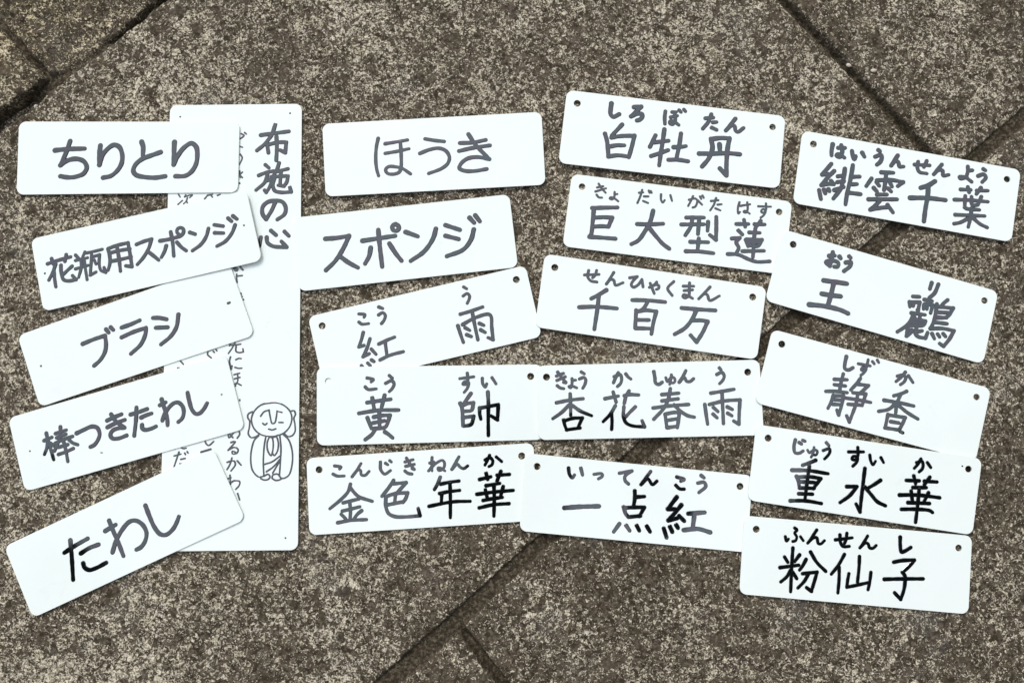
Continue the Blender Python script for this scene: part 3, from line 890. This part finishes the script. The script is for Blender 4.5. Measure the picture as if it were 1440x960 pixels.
write('funsen', (1090, 735), 8.725, 36,
      (SMALL, "240,60 270,85 240,120 265,170 250,215 215,225 | 125,165 140,220 165,195 | 310,165 345,215", 34),
      (SMALL, "510,85 460,160 400,245! 470,180 510,180 530,250 560,255 605,215", 36),
      (SMALL, "740,205 945,180 | 880,125 870,200 850,250 | 795,145 800,230 830,285 910,285", 38),
      (KANJI, "115,415 155,480 | 300,390 240,470 | 60,545 290,515 | 218,305 205,500 190,840 | 190,580 140,660 70,720 | 215,600 265,680 | 380,445 340,520 300,575 | 435,355 510,480 620,590 | 335,620 515,600! 480,720 445,835! 385,790 | 410,620 360,710 280,795", 41),
      (KANJI, "850,385 780,510 690,625 | 785,540 785,680 770,855 | 905,620 890,700 880,785! 960,770 1140,730 | 1035,410 1030,535 1010,725 | 1175,605 1160,725 1140,815", 40))
write('funsen', (1200, 740), 8.727, 42,
      (SMALL, "175,115 130,190 80,260! 150,200 180,210 200,260 240,265 280,230", 36),
      (SMALL, "575,130 575,220 590,310 630,300 705,255", 44),
      (KANJI, "495,435 600,415 750,410! 680,490 600,560! 630,600 630,720 610,810 580,890! 505,810 | 380,645 600,640 855,640", 44))
write('board', (320, 150), 8.0, 40,
      (KANJI, "375,322 500,305 690,280 | 538,200 500,310 420,420 330,495 | 445,420 460,520 | 450,430 560,405 660,400! 655,460 650,520! 590,490 | 550,340 555,450 548,605", 41),
      (KANJI, "425,655 465,690 | 350,775 440,740 520,725 | 450,760 420,850 320,940 | 430,835 495,825 475,900 435,965! 415,940 | 580,635 555,710 500,800 | 540,735 680,700 | 490,790 680,780! 665,850 635,895! 570,885 | 600,730 590,885 | 530,800 510,880 530,945 600,965 715,960! 700,905", 38))
write('board', (320, 260), 8.0, 40,
      (KANA, "540,185 500,280 435,385! 395,330 395,250 450,195 540,178 620,195 655,260 640,330 560,390", 42),
      (KANJI, "488,515 545,565 | 640,525 690,575 | 440,590 450,650 510,690 600,700 665,700! 605,635 | 375,590 365,640 358,690", 40))
write('board', (230, 150), 6.4, 14,
      (SMALL, "700,245 725,260 | 730,235 745,248 | 690,290 720,270"), (SMALL, "690,360 710,367"),
      (SMALL, "690,430 708,460 685,520"), (SMALL, "685,580 690,640 | 690,610 710,590 | 690,620 710,640 | 683,688 686,693"),
      (KANJI, "135,790 150,815 | 130,880 170,845 | 200,795 190,815 | 190,810 260,795 235,820 | 215,820 205,850 180,875 | 205,845 215,870", 13),
      (SMALL, "370,830 400,795 | 395,800 440,790 | 425,795 440,815"), (SMALL, "485,800 510,790"))
write('board', (230, 370), 6.857, 15,
      (SMALL, "680,50 700,75 715,60 690,45 | 740,40 765,65", 18), (SMALL, "705,105 705,150 710,185 | 705,125 760,120"),
      (SMALL, "745,290 750,300 | 755,320 757,326 | 766,349 772,352"),
      (KANJI, "640,762 735,738 | 640,790 700,787 745,780 | 690,765 660,820 625,870 | 635,795 640,775 | 700,790 700,850 730,862 770,855! 765,825"),
      (SMALL, "430,845 480,827 | 430,845 425,880 460,912 | 480,850 490,860 | 505,830 515,845"))
write('board', (230, 500), 12.0, 26,
      (SMALL, "265,65 335,145 | 240,205 262,205"),
      (SMALL, "1130,20 1115,90 1140,230 | 1155,170 1145,230 | 1220,68 1270,45 1310,50 | 1205,195 1260,212 1320,210"),
      (SMALL, "1190,320 1285,295 | 1195,390 1290,365 | 1250,300 1250,430 1215,490 1215,510 | 1255,470 1310,500 | 1210,470 1225,480"),
      (SMALL, "1285,742 1287,757"))
write('board', (230, 590), 7.383, 17,
      (SMALL, "670,140 680,185 730,130 | 690,150 720,185 | 720,125 780,115 790,150 765,190"),
      (SMALL, "700,235 745,225 670,315! 740,285 775,310 760,345 715,350 715,325 745,335"),
      (SMALL, "660,440 730,425 745,465 700,530 | 710,395 690,460 660,515 | 765,425 805,470"),
      (SMALL, "690,575 695,670 | 670,610 700,600 | 700,650 740,630 790,640 785,680 750,720"),
      (SMALL, "770,765 790,830"), (SMALL, "430,205 440,245 470,265 520,225"), (SMALL, "390,335 490,305", 20),
      (SMALL, "105,300 120,298 | 175,280 205,298 235,293"),
      (SMALL, "110,375 180,355 | 160,335 135,410 110,485 | 180,410 225,400 | 170,455 185,455 | 220,345 228,360 | 245,330 255,345"))
write('board', (320, 560), 6.858, 15,
      ("monk_drawing", "430,40 330,60 260,120 230,200 250,280 300,335 370,360 460,360 540,335 600,270 620,190 600,120 540,65 480,42 430,40 | "
       "240,128 200,150 195,185 212,215 210,280 200,340 225,375 270,370 305,345 | 605,125 640,118 655,150 640,190 650,250 650,320 620,360 580,365 550,340 | "
       "300,360 260,400 230,500 225,620 245,700 300,755 360,745 | 370,365 355,450 345,600 350,745 | "
       "400,375 382,430 390,510 420,550 440,470 430,380 405,370 | 440,375 470,370 490,430 480,510 450,550 430,520 | "
       "505,365 515,480 510,600 500,750 | 540,350 590,400 625,520 620,650 590,740 540,770 510,765 | "
       "355,635 430,610 505,555 | 375,705 440,660 510,580 | 435,720 470,660 505,600 | "
       "320,770 350,785 390,780 410,755 390,730 350,750 | 430,770 460,788 500,785 525,770 | 430,770 435,740 480,728 500,745 515,770 | "
       "320,170 350,130 400,112! 412,180 430,240 455,235 470,180 478,120! 525,135 | 340,240 360,255 380,240 | 497,230 535,232 | 397,295 430,303 465,292"))


write('boutsuki', (0, 0), 1.0, 1.6, ("ink_mark", "142,636 144,636.2"))
write('juusui', (0, 0), 1.0, 1.8, ("ink_mark", "1353,655 1353.6,655.3"))


# ------------------------------------------------------------------ grit lying in the joints
def pebble(px, py, z, size, label, seed):
    c = on_plane(px, py)
    bm = bmesh.new()
    bmesh.ops.create_icosphere(bm, subdivisions=3, radius=1.0)
    rng = random.Random(seed)
    bumps = [(Vector((rng.uniform(-1, 1), rng.uniform(-1, 1), rng.uniform(-1, 1))).normalized(), rng.uniform(-.28, .22)) for _ in range(9)]
    a = rng.uniform(0, 3.14)
    for v in bm.verts:
        d = v.co.normalized()
        k = 1.0 + sum(h * max(0, d.dot(b)) ** 4 for b, h in bumps)
        v.co = Vector((d.x * size * 1.35 * k, d.y * size * 0.85 * k, d.z * size * 0.7 * k))
    bmesh.ops.rotate(bm, verts=bm.verts, cent=(0, 0, 0), matrix=Matrix.Rotation(a, 3, 'Z'))
    me = bpy.data.meshes.new("pebble")
    bm.to_mesh(me)
    bm.free()
    me.materials.append(GRIT)
    o = bpy.data.objects.new("pebble", me)
    o.location = (c.x, c.y, z + size * 0.5)
    COL.objects.link(o)
    o['label'] = label
    o['category'] = "pebble"
    o['group'] = "loose grit on the paving"


pebble(1195.5, 89.5, -0.0036, 0.0017, "tiny white chip of stone in the upper right paving joint", 3)
pebble(40.0, 143.0, -0.0105, 0.0014, "tiny pale grain in the dark paving joint at upper left", 5)
pebble(1229.5, 99.0, -0.0018, 0.0021, "pale tan flake of stone lying on the top right paving slab", 11)
